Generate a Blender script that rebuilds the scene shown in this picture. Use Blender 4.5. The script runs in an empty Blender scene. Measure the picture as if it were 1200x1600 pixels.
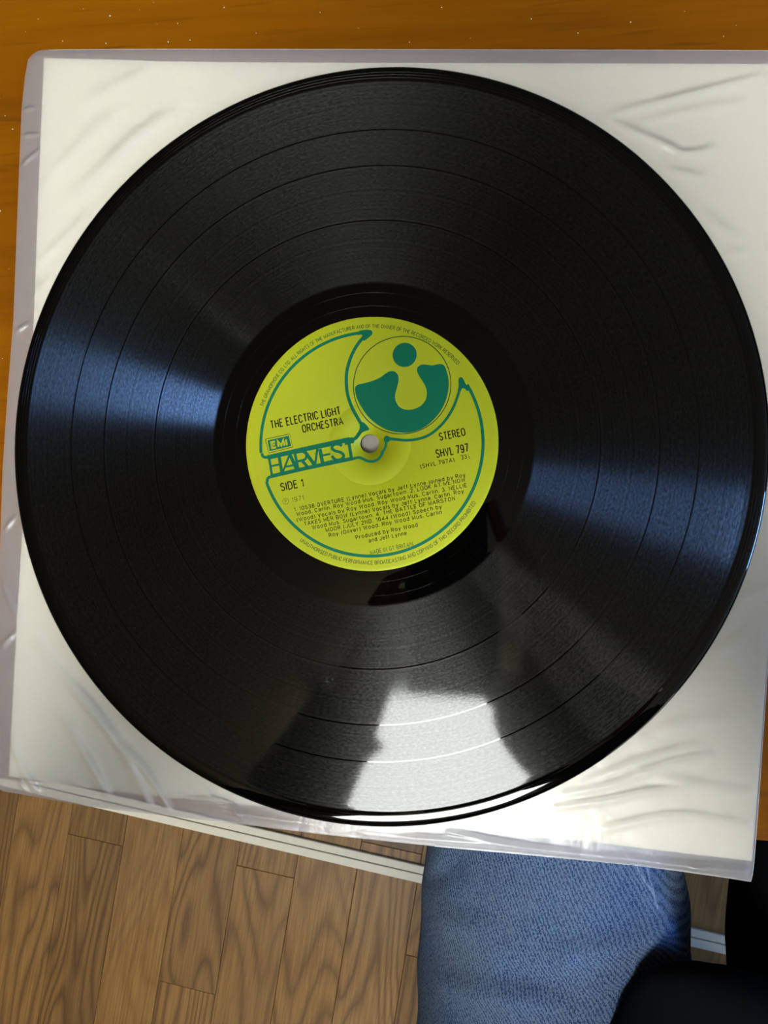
import bpy, bmesh, math, random, json
from mathutils import Vector, Matrix, Euler, noise
C = bpy.context.scene
COL = C.collection
PI = math.pi
# ------------------------------------------------------------------ camera
cam = bpy.data.cameras.new('camera'); cam.sensor_fit = 'HORIZONTAL'; cam.sensor_width = 36.0
cam.lens = 36.0 * 1202 / 1200; cam.clip_start = 0.001; cam.clip_end = 50
camo = bpy.data.objects.new('camera', cam); COL.objects.link(camo)
CM = Matrix(((0.9929652896838367, 0.002018724105950886, 0.11838858997419631, 0.04133331638930249),
             (0.0, 0.9998546518352878, -0.01704919949250986, -0.032055693184459486),
             (-0.11840580003992339, 0.016929263312957576, 0.9928209640013582, 0.29943427369212566), (0, 0, 0, 1)))
camo.matrix_world = CM
C.camera = camo
# ------------------------------------------------------------------ world, light, exposure
W = bpy.data.worlds.new('World'); C.world = W; W.use_nodes = True
W.node_tree.nodes['Background'].inputs[0].default_value = (0.55, 0.72, 1.0, 1)
W.node_tree.nodes['Background'].inputs[1].default_value = 1.0
LAMP = 24.0          # radiance of the flush ceiling lamp's diffuser
WIN_R = 62.0         # daylight through the frosted window on the right
WIN_FILL = 1.6          # glow of an added, unseen fill window in the back wall
vs = C.view_settings
vs.view_transform = 'Standard'; vs.look = 'None'; vs.gamma = 1.0; vs.exposure = 0.34
try: vs.use_curve_mapping = False
except Exception: pass

DATA = json.loads(r'''{"text":[["THE ELECTRIC LIGHT",[-39.84,6.51],[-11.41,11.9],2.95,"k",0.01],["ORCHESTRA",[-26.92,4.77],[-10.37,7.79],2.85,"k",0.01],["SIDE 1",[-35.66,-18.43],[-26.27,-16.57],2.9,"k",0.006],["1971",[-31.16,-22.89],[-26.3,-21.98],1.75,"o",0],["STEREO",[27.45,0.89],[37.63,2.85],2.75,"k",0.008],["SHVL 797",[26.16,-5.82],[38.88,-3.4],2.95,"k",0.008],["(SHVL.797A)",[19.98,-9.93],[33.26,-7.35],1.5,"k",0],["33",[35.85,-6.6],[38.06,-6.17],1.5,"k",0],["1",[38.43,-5.58],[38.83,-5.5],0.85,"k",0],["3",[38.7,-6.45],[39.19,-6.32],0.85,"k",0],["1. 10538 OVERTURE (Lynne) Vocals by Jeff Lynne joined by Roy",[-30.25,-26.59],[37.47,-13.21],1.42,"k",0.004],["Wood. Carlin. Roy Wood Mus. Sugartown. 2. LOOK AT ME NOW",[-29.27,-28.43],[37.46,-15.07],1.42,"k",0.004],["(Wood) Vocals by Roy Wood. Roy Wood Mus. Carlin. 3. NELLIE",[-29.14,-30.72],[38.08,-17.19],1.42,"k",0.004],["TAKES HER BOW (Lynne) Vocals by Jeff Lynne. Carlin. Roy",[-26.15,-32.31],[36.84,-19.54],1.42,"k",0.004],["Wood Mus. Sugartown. 4. THE BATTLE OF MARSTON",[-22.92,-33.71],[33.44,-22.31],1.42,"k",0.004],["MOOR (JULY 2ND. 1644 (Wood) Speech by",[-17.44,-34.78],[28.36,-25.47],1.42,"k",0.004],["Roy (Oliver) Wood. Roy Wood Mus. Carlin",[-16.21,-36.74],[28.35,-27.58],1.42,"k",0.004],["Produced by Roy Wood",[-5.47,-37.66],[18.95,-32.56],1.42,"k",0.004],["and Jeff Lynne",[-0.32,-38.84],[14.62,-35.8],1.42,"k",0.004],["MADE IN GT BRITAIN",[0.26,-43.64],[17.16,-40.14],1.55,"g",0],["EMI",[-39.75,-1.37],[-32.91,-0.13],2.35,"y",0.03]],"u":[[-5.83,21.13],[-5.74,22.4],[-4.76,23.31],[-2.42,23.81],[0.97,24.66],[3.94,25.9],[6.47,27.61],[8.16,28.37],[9.85,28.16],[11.11,26.87],[11.44,24.97],[10.9,22.26],[10.14,19.54],[10.18,17.02],[11.52,14.48],[14.04,13.18],[16.97,13.21],[20.11,14.53],[22.07,17.0],[22.49,19.92],[21.58,22.86],[19.99,25.41],[18.78,27.74],[18.74,29.33],[19.91,30.47],[21.58,30.68],[24.5,30.28],[27.41,30.71],[29.15,30.2],[30.02,28.51],[30.81,25.37],[30.97,22.03],[30.3,17.88],[28.22,12.93],[24.89,8.82],[20.73,5.75],[16.55,4.35],[12.78,4.12],[8.16,4.89],[3.94,6.85],[-0.29,10.28],[-3.48,14.76],[-5.18,18.17]],"circ":[[12.66,22.8],19.15949503509944],"dot":[[13.8,34.65],4.746646184412737],"strokes":[[[[-0.73,43.82],[-2.64,41.98],[-5.41,38.46],[-7.54,34.28],[-9.03,29.24],[-9.33,24.59],[-8.81,19.5],[-7.1,14.4],[-4.54,9.72],[-3.05,7.16]],1.05],[[[-43.37,-3.34],[-43.28,-4.28],[-42.49,-4.89],[-41.18,-4.98]],0.9],[[[-7.94,1.41],[-5.81,2.15],[-4.33,3.81],[-3.48,5.48]],1.1],[[[-41.24,-14.88],[-41.24,-13.82],[-40.63,-13.01],[-39.41,-12.68]],0.95],[[[-7.09,-6.06],[-4.53,-5.45],[-2.83,-5.89],[-1.14,-6.75],[0.77,-7.06],[2.67,-6.58],[4.15,-5.33],[5.21,-3.46]],0.85],[[[4.57,-3.87],[5.84,-2.2],[6.47,-0.12],[6.56,1.64]],0.85],[[[6.89,1.98],[9.84,1.6],[14.04,1.13],[18.22,1.41],[22.39,2.6],[26.14,5.05],[29.87,8.95],[32.77,13.68],[34.64,18.63],[35.59,21.94]],0.85],[[[-40.52,-5.29],[-39.37,-12.34]],0.6],[[[-36.47,-4.61],[-35.36,-10.88]],0.8],[[[-39.86,-8.58],[-35.59,-7.73]],0.5],[[[-34.97,-11.1],[-32.12,-3.8]],0.5],[[[-32.12,-3.8],[-29.29,-9.87]],0.85],[[[-33.97,-8.89],[-30.5,-8.2]],0.5],[[[-30.04,-3.49],[-28.72,-9.7]],0.7],[[[-29.65,-3.28],[-27.26,-2.92],[-25.75,-3.53],[-25.36,-4.81],[-26.18,-6.08],[-29.21,-6.72]],0.6],[[[-27.17,-6.4],[-24.83,-8.97]],0.75],[[[-26.05,-2.77],[-21.99,-8.32]],0.85],[[[-20.92,-1.89],[-21.94,-8.32]],0.6],[[[-19.93,-1.9],[-18.8,-7.76]],0.9],[[[-19.41,-4.58],[-15.76,-3.9]],0.5],[[[-18.89,-7.67],[-14.69,-6.7]],0.6],[[[-41.18,-5.07],[-24.24,-1.51],[-7.94,1.75]],1.15],[[[-39.41,-12.51],[-24.23,-9.23],[-7.09,-5.85]],0.95],[[[-11.1,-0.82],[-12.0,-0.18],[-13.71,-0.07],[-14.87,-0.78],[-14.95,-1.88],[-13.71,-2.74],[-11.78,-3.27],[-10.58,-4.12],[-10.5,-5.3],[-11.78,-6.22],[-13.49,-6.29],[-14.69,-5.35],[-14.95,-4.58]],0.7],[[[-9.86,-0.08],[-6.32,0.72]],0.5],[[[-8.28,0.41],[-7.17,-6.06]],0.75],[[[-42.07,2.29],[-32.13,4.29],[-30.95,-1.01],[-40.66,-3.28],[-42.07,2.29]],0.16]],"polys":[[[-4.35,44.56],[-1.58,45.03],[0.54,44.71],[1.05,43.77],[0.54,42.73],[-2.22,40.69],[-3.5,41.79],[-2.77,42.4],[-3.5,43.14],[-4.99,43.02]],[[-3.9,8.44],[-2.5,8.42],[-0.38,6.2],[-0.51,5.36],[-2.41,4.71],[-4.54,3.31],[-5.18,4.03],[-4.33,4.86],[-4.03,6.34]],[[34.77,24.45],[35.35,25.27],[36.18,25.25],[37.0,23.98],[37.94,21.88],[38.64,20.21],[37.94,20.02],[37.24,20.86],[36.09,20.97],[35.59,19.86],[34.52,20.09],[34.85,21.95]],[[5.63,2.2],[6.68,3.03],[8.16,2.38],[10.26,2.01],[10.26,1.01],[8.16,1.12],[7.1,0.3],[5.84,0.52]],[[-41.84,-4.55],[-32.9,-2.69],[-19.93,0.05],[-9.22,2.28],[-6.88,2.58],[-6.03,0.8],[-9.22,0.5],[-19.93,-1.73],[-32.9,-3.96],[-40.74,-5.59],[-42.27,-5.4]],[[-39.5,-12.0],[-32.88,-10.6],[-19.92,-7.75],[-9.22,-5.66],[-7.09,-5.34],[-6.87,-6.52],[-9.22,-6.92],[-19.92,-8.93],[-32.88,-11.71],[-39.41,-13.11],[-40.72,-13.18]],[[-41.28,1.77],[-32.57,3.57],[-31.6,-0.57],[-40.31,-2.52]]],"paper":{"top":[[-139.61,165.43],[-133.01,164.81],[-110.33,162.76],[-88.03,160.34],[-47.2,156.99],[80.29,147.42],[153.28,141.92],[163.07,141.22]],"bottom":[[-152.79,-137.11],[-109.21,-141.44],[-81.85,-143.17],[-47.11,-145.03],[36.57,-150.54],[62.95,-152.73],[79.04,-153.16],[142.46,-157.87]],"left":[[-139.61,165.43],[-141.26,121.7],[-143.28,54.08],[-145.94,-5.1],[-149.67,-69.39],[-152.79,-137.11]],"right":[[163.07,141.22],[159.28,44.49],[152.14,-50.99],[148.93,-84.3],[145.89,-125.13],[143.15,-157.13]]},"bag":{"top":[[-144.51,167.15],[-141.64,168.58],[-137.34,168.53],[-101.95,166.19],[-47.21,162.13],[80.31,152.43],[151.03,146.95],[165.14,145.42]],"bottom":[[-159.62,-141.63],[-154.74,-143.3],[-137.11,-145.48],[-118.6,-147.85],[-105.58,-148.85],[-72.91,-151.03],[-47.09,-152.67],[-20.22,-154.71],[25.16,-157.27],[99.58,-160.57],[142.64,-164.46]],"left":[[-144.51,167.15],[-146.51,165.11],[-147.89,157.55],[-149.23,144.8],[-150.38,111.32],[-152.19,54.36],[-154.26,27.36],[-156.53,-8.5],[-158.01,-66.83],[-159.24,-120.31],[-159.62,-141.63]],"right":[[165.14,145.42],[159.73,44.47],[152.6,-50.99],[149.38,-84.29],[146.34,-125.11],[143.83,-157.09],[142.64,-164.46]]},"ridges":[[[[-150.63,-122.69],[-145.41,-134.45],[-137.39,-145.23]],1.1,0.5],[[[-147.66,-137.18],[-143.33,-144.95]],0.8,0.4],[[[-129.51,-108.8],[-116.78,-129.44],[-108.93,-142.21]],1.5,0.5],[[[-122.56,-100.7],[-102.98,-123.72],[-96.05,-135.19],[-91.34,-145.64]],1.6,0.6],[[[-100.23,-123.62],[-90.58,-134.98],[-83.18,-146.84]],1.2,0.5],[[[-111.45,-95.17],[-89.31,-118.06],[-72.99,-133.01]],1.5,0.4],[[[-139.6,-82.55],[-119.75,-103.26],[-105.77,-118.59]],1.6,0.35],[[[-86.57,-120.56],[-70.29,-135.48],[-60.89,-145.88]],1.2,0.4],[[[-131.28,-61.18],[-125.53,-77.0],[-114.25,-92.6]],1.4,0.3],[[[-124.06,107.24],[-100.33,127.42],[-84.6,137.67]],2.2,0.4],[[[-140.91,78.31],[-126.76,89.85],[-107.17,106.37]],2,0.3],[[[-121.49,144.89],[-93.55,156.45]],2,0.25],[[[-141.15,108.12],[-127.01,123.6],[-104.59,141.09]],2.2,0.25],[[[-143.64,62.19],[-129.51,77.85]],1.6,0.3],[[[94.66,126.47],[116.06,130.53],[147.51,136.97]],1.3,0.4],[[[93.44,123.31],[111.24,114.3],[121.09,109.3],[131.14,110.67]],1.3,0.45],[[[106.56,122.49],[127.75,126.07],[143.98,127.46]],1.5,0.25],[[[113.54,103.58],[127.57,99.87]],1.3,0.35],[[[121.69,92.1],[129.78,83.15],[138.99,76.15]],1.6,0.35],[[[132.01,69.65],[142.4,70.43]],1.6,0.3],[[[134.25,59.84],[147.92,44.85]],1.6,0.3],[[[74.33,-134.69],[91.01,-131.1],[102.82,-125.82],[116.83,-120.98],[128.39,-118.18]],1.1,0.55],[[[71.91,-140.14],[90.99,-136.42],[105.12,-132.94],[121.4,-130.84]],1.0,0.5],[[[89.75,-147.58],[98.02,-145.27],[116.7,-141.31],[141.89,-143.74]],1.2,0.4],[[[79.13,-130.85],[98.13,-123.59],[114.53,-117.47],[126.11,-114.68]],1.4,0.4],[[[98.18,-114.42],[116.92,-106.6],[137.65,-103.59]],2,0.3],[[[102.82,-125.1],[126.01,-130.18],[144.25,-131.82]],1.6,0.3],[[[117.03,-89.8],[128.65,-79.95],[144.72,-72.5]],2,0.3],[[[126.41,-70.41],[137.97,-60.67],[148.26,-55.79]],2,0.3],[[[15.41,-155.01],[45.17,-155.05],[69.44,-156.79],[93.24,-159.22]],1.0,0.7],[[[30.38,-151.33],[59.79,-155.32]],0.7,0.5],[[[88.52,-158.25],[111.95,-159.93],[141.76,-160.74]],1.1,0.7],[[[116.55,-165.17],[121.2,-160.87],[125.8,-160.4]],0.7,0.5],[[[-4.83,-152.98],[5.33,-154.5],[25.41,-154.04]],0.9,0.4],[[[-75.63,-143.42],[-62.23,-143.37],[-54.24,-145.59]],0.7,0.5],[[[-64.89,-146.05],[-46.31,-148.56],[-20.23,-150.68]],0.8,0.5],[[[-55.57,-145.65],[-51.58,-150.58]],0.6,0.5],[[[-151.57,48.93],[-144.99,52.78]],0.7,0.4],[[[-151.86,16.51],[-144.01,37.91]],1,0.4],[[[-153.44,0.36],[-146.12,16.41]],1,0.4],[[[-149.87,119.46],[-141.29,125.78]],0.7,0.4],[[[-148.93,143.41],[-143.74,144.17]],0.6,0.35],[[[-149.12,132.51],[-141.35,132.58]],0.6,0.3],[[[-155.72,-34.61],[-148.61,-26.56]],0.8,0.4],[[[-156.98,-53.41],[-149.96,-69.4]],1,0.4],[[[-156.14,-82.86],[-150.46,-77.41]],0.8,0.4]],"dust":[[-91.7,185.9],[-97.8,183.2],[-110.7,181.7],[-122.7,185.7],[-81.1,176.2],[-90.2,176.6],[-75.8,168.8],[-85.2,168.7],[-112.4,170.2],[-131.8,172.7],[-157.5,142.4],[-160.0,150.0],[-154.0,136.4],[-148.5,177.9],[-21.0,176.0],[-5.3,168.4],[28.2,174.1],[39.6,160.9],[63.4,166.7],[135.5,154.3],[101.2,162.5],[-142.8,182.9],[-159.2,101.6],[-155.2,76.7],[15.4,161.1],[81.3,159.7],[121.4,165.1],[140.1,158.2],[-157.8,38.6],[-47.7,169.6],[-61.3,181.3]],"pcirc":[-33.74,-22.56]}''')
MM = 0.001

# ------------------------------------------------------------------ helpers
def tag(o, label=None, cat=None, group=None, kind=None):
    if label: o['label'] = label
    if cat: o['category'] = cat
    if group: o['group'] = group
    if kind: o['kind'] = kind
    return o
def mesh_obj(name, verts, faces, mat=None, parent=None, smooth=False, loc=(0, 0, 0), rot=(0, 0, 0)):
    me = bpy.data.meshes.new(name); me.from_pydata([tuple(v) for v in verts], [], faces); me.update()
    if smooth: me.polygons.foreach_set('use_smooth', [True] * len(me.polygons))
    if mat: me.materials.append(mat)
    o = bpy.data.objects.new(name, me); COL.objects.link(o)
    o.location = loc; o.rotation_euler = rot; o.parent = parent
    return o
def bm_obj(name, bm, mat=None, parent=None, smooth=False, loc=(0, 0, 0), rot=(0, 0, 0)):
    me = bpy.data.meshes.new(name); bm.to_mesh(me); bm.free()
    if smooth: me.polygons.foreach_set('use_smooth', [True] * len(me.polygons))
    if mat: me.materials.append(mat)
    o = bpy.data.objects.new(name, me); COL.objects.link(o)
    o.location = loc; o.rotation_euler = rot; o.parent = parent
    return o
def empty(name, loc=(0, 0, 0), rot=(0, 0, 0)):
    o = bpy.data.objects.new(name, None); COL.objects.link(o); o.location = loc; o.rotation_euler = rot
    o.empty_display_size = .05
    return o
def box(bm, x0, x1, y0, y1, z0, z1, bev=0.0, mat4=None):
    m = Matrix.Translation(((x0 + x1) / 2, (y0 + y1) / 2, (z0 + z1) / 2)) @ Matrix.Diagonal((x1 - x0, y1 - y0, z1 - z0, 1))
    if mat4 is not None: m = mat4 @ m
    r = bmesh.ops.create_cube(bm, size=1, matrix=m)
    if bev:
        es = list({e for v in r['verts'] for e in v.link_edges})
        bmesh.ops.bevel(bm, geom=es, offset=bev, segments=2, affect='EDGES', profile=.5)
def loft(bm, rings, cap=True):
    rr = [[bm.verts.new(p) for p in ring] for ring in rings]
    n = len(rr[0])
    for a, b in zip(rr, rr[1:]):
        for i in range(n):
            bm.faces.new((a[i], a[(i + 1) % n], b[(i + 1) % n], b[i]))
    if cap:
        bm.faces.new(rr[0][::-1]); bm.faces.new(rr[-1])
def lathe(profile, seg, closed=False):
    """profile of (r, z) -> verts, faces"""
    vs_, fs = [], []
    for r, z in profile:
        for k in range(seg):
            a = 2 * PI * k / seg
            vs_.append((r * math.cos(a), r * math.sin(a), z))
    n = len(profile)
    for i in range(n - 1 if not closed else n):
        j = (i + 1) % n
        for k in range(seg):
            k2 = (k + 1) % seg
            fs.append((i * seg + k, i * seg + k2, j * seg + k2, j * seg + k))
    return vs_, fs
def sm(a, b, x):
    t = max(0.0, min(1.0, (x - a) / (b - a))); return t * t * (3 - 2 * t)

# ------------------------------------------------------------------ node helpers
class NT:
    def __init__(s, name):
        s.m = bpy.data.materials.new(name); s.m.use_nodes = True
        s.t = s.m.node_tree; s.t.nodes.clear(); s.out = s.n('ShaderNodeOutputMaterial')
    def n(s, typ, **kw):
        nd = s.t.nodes.new(typ)
        for k, v in kw.items(): setattr(nd, k, v)
        return nd
    def link(s, a, b): s.t.links.new(a, b)
    def put(s, sock, v):
        if isinstance(v, bpy.types.NodeSocket): s.link(v, sock)
        elif isinstance(v, (tuple, list)) and len(v) == 3 and sock.type == 'RGBA': sock.default_value = (*v, 1)
        else: sock.default_value = v
    def math(s, op, a, b=None, c=None, clamp=False):
        nd = s.n('ShaderNodeMath', operation=op, use_clamp=clamp); s.put(nd.inputs[0], a)
        if b is not None: s.put(nd.inputs[1], b)
        if c is not None: s.put(nd.inputs[2], c)
        return nd.outputs[0]
    def vm(s, op, a, b=None, scale=None):
        nd = s.n('ShaderNodeVectorMath', operation=op); s.put(nd.inputs[0], a)
        if b is not None: s.put(nd.inputs[1], b)
        if scale is not None: s.put(nd.inputs['Scale'], scale)
        return nd.outputs['Value'] if op in ('LENGTH', 'DOT_PRODUCT', 'DISTANCE') else nd.outputs[0]
    def obj(s): return s.n('ShaderNodeTexCoord').outputs['Object']
    def mapping(s, v, scale=(1, 1, 1), rot=(0, 0, 0), loc=(0, 0, 0)):
        nd = s.n('ShaderNodeMapping'); s.link(v, nd.inputs[0])
        nd.inputs['Location'].default_value = loc; nd.inputs['Rotation'].default_value = rot; nd.inputs['Scale'].default_value = scale
        return nd.outputs[0]
    def noise(s, v, scale, detail=3, rough=.5, dist=0, dim='3D', fac=True):
        nd = s.n('ShaderNodeTexNoise', noise_dimensions=dim)
        if v is not None: s.link(v, nd.inputs['W' if dim == '1D' else 'Vector'])
        nd.inputs['Scale'].default_value = scale; nd.inputs['Detail'].default_value = detail
        nd.inputs['Roughness'].default_value = rough; nd.inputs['Distortion'].default_value = dist
        return nd.outputs[0] if fac else nd.outputs[1]
    def ramp(s, f, stops, interp='LINEAR'):
        nd = s.n('ShaderNodeValToRGB'); s.link(f, nd.inputs[0]); cr = nd.color_ramp; cr.interpolation = interp
        while len(cr.elements) < len(stops): cr.elements.new(.5)
        for e, (p, c) in zip(cr.elements, stops):
            e.position = p; e.color = (*c, 1) if len(c) == 3 else c
        return nd.outputs[0]
    def rampf(s, f, stops, interp='LINEAR'): return s.ramp(f, [(p, (v, v, v)) for p, v in stops], interp)
    def mix(s, f, a, b, mode='MIX'):
        nd = s.n('ShaderNodeMix', data_type='RGBA', blend_type=mode); s.put(nd.inputs[0], f); s.put(nd.inputs[6], a); s.put(nd.inputs[7], b)
        return nd.outputs[2]
    def bump(s, h, strength=.3, dist=.001, normal=None):
        nd = s.n('ShaderNodeBump'); s.link(h, nd.inputs['Height']); nd.inputs['Strength'].default_value = strength
        nd.inputs['Distance'].default_value = dist
        if normal is not None: s.link(normal, nd.inputs['Normal'])
        return nd.outputs[0]
    def principled(s, color, rough=.5, spec=.5, normal=None, **kw):
        nd = s.n('ShaderNodeBsdfPrincipled'); s.put(nd.inputs['Base Color'], color); s.put(nd.inputs['Roughness'], rough)
        s.put(nd.inputs['Specular IOR Level'], spec)
        if normal is not None: s.link(normal, nd.inputs['Normal'])
        for k, v in kw.items(): s.put(nd.inputs[k.replace('_', ' ')], v)
        s.link(nd.outputs[0], s.out.inputs[0]); return nd
    def emission(s, color, st):
        nd = s.n('ShaderNodeEmission'); s.put(nd.inputs[0], color); s.put(nd.inputs[1], st); s.link(nd.outputs[0], s.out.inputs[0])
def simple(name, color, rough=.5, spec=.5, noise_amt=0.0, nscale=60, **kw):
    t = NT(name); col = color
    if noise_amt:
        f = t.noise(t.obj(), nscale, 4)
        col = t.mix(f, tuple(c * (1 - noise_amt) for c in color), tuple(min(1, c * (1 + noise_amt)) for c in color))
    t.principled(col, rough, spec, **kw); return t.m

# ------------------------------------------------------------------ materials
def mat_vinyl():
    t = NT('black_vinyl')
    geo = t.n('ShaderNodeNewGeometry'); N = geo.outputs['Normal']
    P = t.obj()
    sep = t.n('ShaderNodeSeparateXYZ'); t.link(P, sep.inputs[0])
    comb = t.n('ShaderNodeCombineXYZ'); t.link(sep.outputs[0], comb.inputs[0]); t.link(sep.outputs[1], comb.inputs[1])
    R = t.vm('NORMALIZE', comb.outputs[0])
    r = t.vm('LENGTH', comb.outputs[0])
    rn = t.math('MULTIPLY', r, 1 / .15)
    q = lambda x: x / .15
    e = .0006 / .15
    # where there are grooves (dead wax, gaps between the songs and rim are bare)
    g = t.rampf(rn, [(0, 0), (q(.0638), 0), (q(.0640), 1), (q(.1438), 1), (q(.1441), 0), (1, 0)])
    def line(c_, w, inside=0.0, outside=1.0):
        d = t.math('ABSOLUTE', t.math('SUBTRACT', r, c_))
        return t.math('LESS_THAN', d, w)
    gap = None
    for c_ in (.0885, .1103, .1246):
        l = line(c_, .00026); gap = l if gap is None else t.math('MAXIMUM', gap, l)
    wide = None       # widely spaced run-in and run-out grooves
    for c_, w in ((.0545, .00007), (.0598, .00007), (.1452, .00009), (.1463, .0001), (.1474, .00009)):
        l = line(c_, w); wide = l if wide is None else t.math('MAXIMUM', wide, l)
    g = t.math('MULTIPLY', g, t.math('SUBTRACT', 1.0, gap))
    # loudness of the cut groove varies with radius; the tracks sparkle
    nr = t.noise(r, 900, 5, .75, dim='1D'); nr2 = t.noise(r, 6000, 2, .6, dim='1D')
    loud = t.math('ADD', t.math('MULTIPLY', nr, .9), t.math('MULTIPLY', nr2, .7))      # about .8
    ang = t.math('ARCTAN2', sep.outputs[1], sep.outputs[0])
    pol = t.n('ShaderNodeCombineXYZ'); t.link(t.math('MULTIPLY', r, 1600), pol.inputs[0]); t.link(t.math('MULTIPLY', ang, 75), pol.inputs[1])
    peb = t.noise(pol.outputs[0], 1.0, 3, .7)
    loud = t.math('MULTIPLY', loud, t.rampf(peb, [(.33, .38), (.67, 1.0)]))
    loud = t.math('MULTIPLY', t.math('POWER', loud, 1.4), 1.75)
    base = t.n('ShaderNodeBsdfDiffuse'); base.inputs[0].default_value = (.0012, .0011, .0009, 1)
    fr = t.n('ShaderNodeFresnel'); fr.inputs[0].default_value = 1.52
    # sheen of the flat land, nearly a mirror; grains of the cut break it a little
    gn = t.bump(peb, .05, .00009)
    sh = t.n('ShaderNodeBsdfGlossy', distribution='GGX'); t.put(sh.inputs['Roughness'], t.math('ADD', .03, t.math('MULTIPLY', g, .028)))
    t.put(sh.inputs['Color'], (1, 1, 1))
    mixn = t.n('ShaderNodeMix', data_type='VECTOR'); t.put(mixn.inputs[0], g); t.link(N, mixn.inputs[4]); t.link(gn, mixn.inputs[5])
    t.link(mixn.outputs[1], sh.inputs['Normal'])
    flat = t.n('ShaderNodeMixShader'); t.link(fr.outputs[0], flat.inputs[0]); t.link(base.outputs[0], flat.inputs[1]); t.link(sh.outputs[0], flat.inputs[2])
    tan = t.n('ShaderNodeTangent', direction_type='RADIAL', axis='Z')
    def lobe(tilt, rough, weight, aniso=.95):
        nd = t.n('ShaderNodeBsdfAnisotropic' if hasattr(bpy.types, 'ShaderNodeBsdfAnisotropic') else 'ShaderNodeBsdfGlossy')
        nd.distribution = 'GGX'
        nd.inputs['Roughness'].default_value = rough; nd.inputs['Anisotropy'].default_value = ANI_SIGN * aniso
        nd.inputs['Rotation'].default_value = 0
        if tilt:
            nn = t.vm('NORMALIZE', t.vm('ADD', N, t.vm('SCALE', R, scale=math.tan(math.radians(tilt))))); t.link(nn, nd.inputs['Normal'])
        t.link(tan.outputs[0], nd.inputs['Tangent'])
        w = t.math('MULTIPLY', g, t.math('MULTIPLY', loud, weight))
        cc = t.n('ShaderNodeCombineColor')
        for i in range(3): t.link(w, cc.inputs[i])
        t.link(cc.outputs[0], nd.inputs['Color'])
        return nd.outputs[0]
    def add(a, b):
        nd = t.n('ShaderNodeAddShader'); t.link(a, nd.inputs[0]); t.link(b, nd.inputs[1]); return nd.outputs[0]
    # bare areas: full mirror; grooves: part of the mirror is spent on the groove walls
    dark = t.n('ShaderNodeMixShader'); t.put(dark.inputs[0], t.math('MULTIPLY', g, .48)); t.link(flat.outputs[0], dark.inputs[1]); t.link(base.outputs[0], dark.inputs[2])
    s_ = add(dark.outputs[0], lobe(0, .37, .0185, .6))
    s_ = add(s_, lobe(46, .22, .026, .5)); s_ = add(s_, lobe(-46, .22, .026, .5))
    # wide single grooves shine like a wire
    wl = t.n('ShaderNodeBsdfAnisotropic' if hasattr(bpy.types, 'ShaderNodeBsdfAnisotropic') else 'ShaderNodeBsdfGlossy'); wl.distribution = 'GGX'
    wl.inputs['Roughness'].default_value = .5; wl.inputs['Anisotropy'].default_value = ANI_SIGN * .98
    nn = t.vm('NORMALIZE', t.vm('ADD', N, t.vm('SCALE', R, scale=-1.0))); t.link(nn, wl.inputs['Normal']); t.link(tan.outputs[0], wl.inputs['Tangent'])
    cc = t.n('ShaderNodeCombineColor'); w = t.math('MULTIPLY', wide, .03)
    for i in range(3): t.link(w, cc.inputs[i])
    t.link(cc.outputs[0], wl.inputs['Color'])
    s_ = add(s_, wl.outputs[0])
    t.link(s_, t.out.inputs[0]); return t.m
ANI_SIGN = 1.0

def mat_film():
    t = NT('milky_polythene')
    p = t.obj()
    n1 = t.noise(t.mapping(p, (1, 1, 1)), 55, 4, .55, 1.2); n2 = t.noise(p, 260, 3, .5)
    h = t.math('ADD', n1, t.math('MULTIPLY', n2, .12))
    nm = t.bump(h, .22, .003)
    tr = t.n('ShaderNodeBsdfTransparent'); tr.inputs[0].default_value = (.97, .96, .95, 1)
    df = t.n('ShaderNodeBsdfDiffuse'); df.inputs[0].default_value = (.82, .785, .78, 1)
    tl = t.n('ShaderNodeBsdfTranslucent'); tl.inputs[0].default_value = (.66, .68, .78, 1)
    dm = t.n('ShaderNodeMixShader'); dm.inputs[0].default_value = .3; t.link(df.outputs[0], dm.inputs[1]); t.link(tl.outputs[0], dm.inputs[2])
    m1 = t.n('ShaderNodeMixShader'); m1.inputs[0].default_value = .34; t.link(tr.outputs[0], m1.inputs[1]); t.link(dm.outputs[0], m1.inputs[2])
    gl = t.n('ShaderNodeBsdfGlossy'); gl.inputs['Roughness'].default_value = .31; gl.inputs['Color'].default_value = (1, 1, 1, 1); t.link(nm, gl.inputs['Normal'])
    fr = t.n('ShaderNodeFresnel'); fr.inputs[0].default_value = 1.5; t.link(nm, fr.inputs['Normal'])
    m2 = t.n('ShaderNodeMixShader'); t.link(t.math('MULTIPLY', fr.outputs[0], 1.0, clamp=True), m2.inputs[0]); t.link(m1.outputs[0], m2.inputs[1]); t.link(gl.outputs[0], m2.inputs[2])
    t.link(m2.outputs[0], t.out.inputs[0]); return t.m

def mat_table():
    t = NT('orange_brown_varnished_wood'); p = t.obj()
    a = t.noise(t.mapping(p, (3, 40, 40)), 1.6, 6, .62, .5)
    b = t.noise(t.mapping(p, (14, 260, 260)), 1.2, 3, .6, .3)
    c = t.noise(t.mapping(p, (1.5, 6, 6)), 2.2, 3)
    col = t.ramp(a, [(.3, (.21, .064, .0008)), (.5, (.285, .090, .001)), (.72, (.34, .112, .0015))])
    streak = t.rampf(b, [(.60, 0), (.74, .55)])
    col = t.mix(streak, col, (.08, .024, .002))
    col = t.mix(t.rampf(c, [(.35, 0), (.7, .35)]), col, (.16, .046, .002))
    nm = t.bump(t.math('ADD', t.math('MULTIPLY', b, .6), a), .08, .0008)
    t.principled(col, t.math('ADD', .27, t.math('MULTIPLY', b, .15)), .18, nm); return t.m

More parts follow.
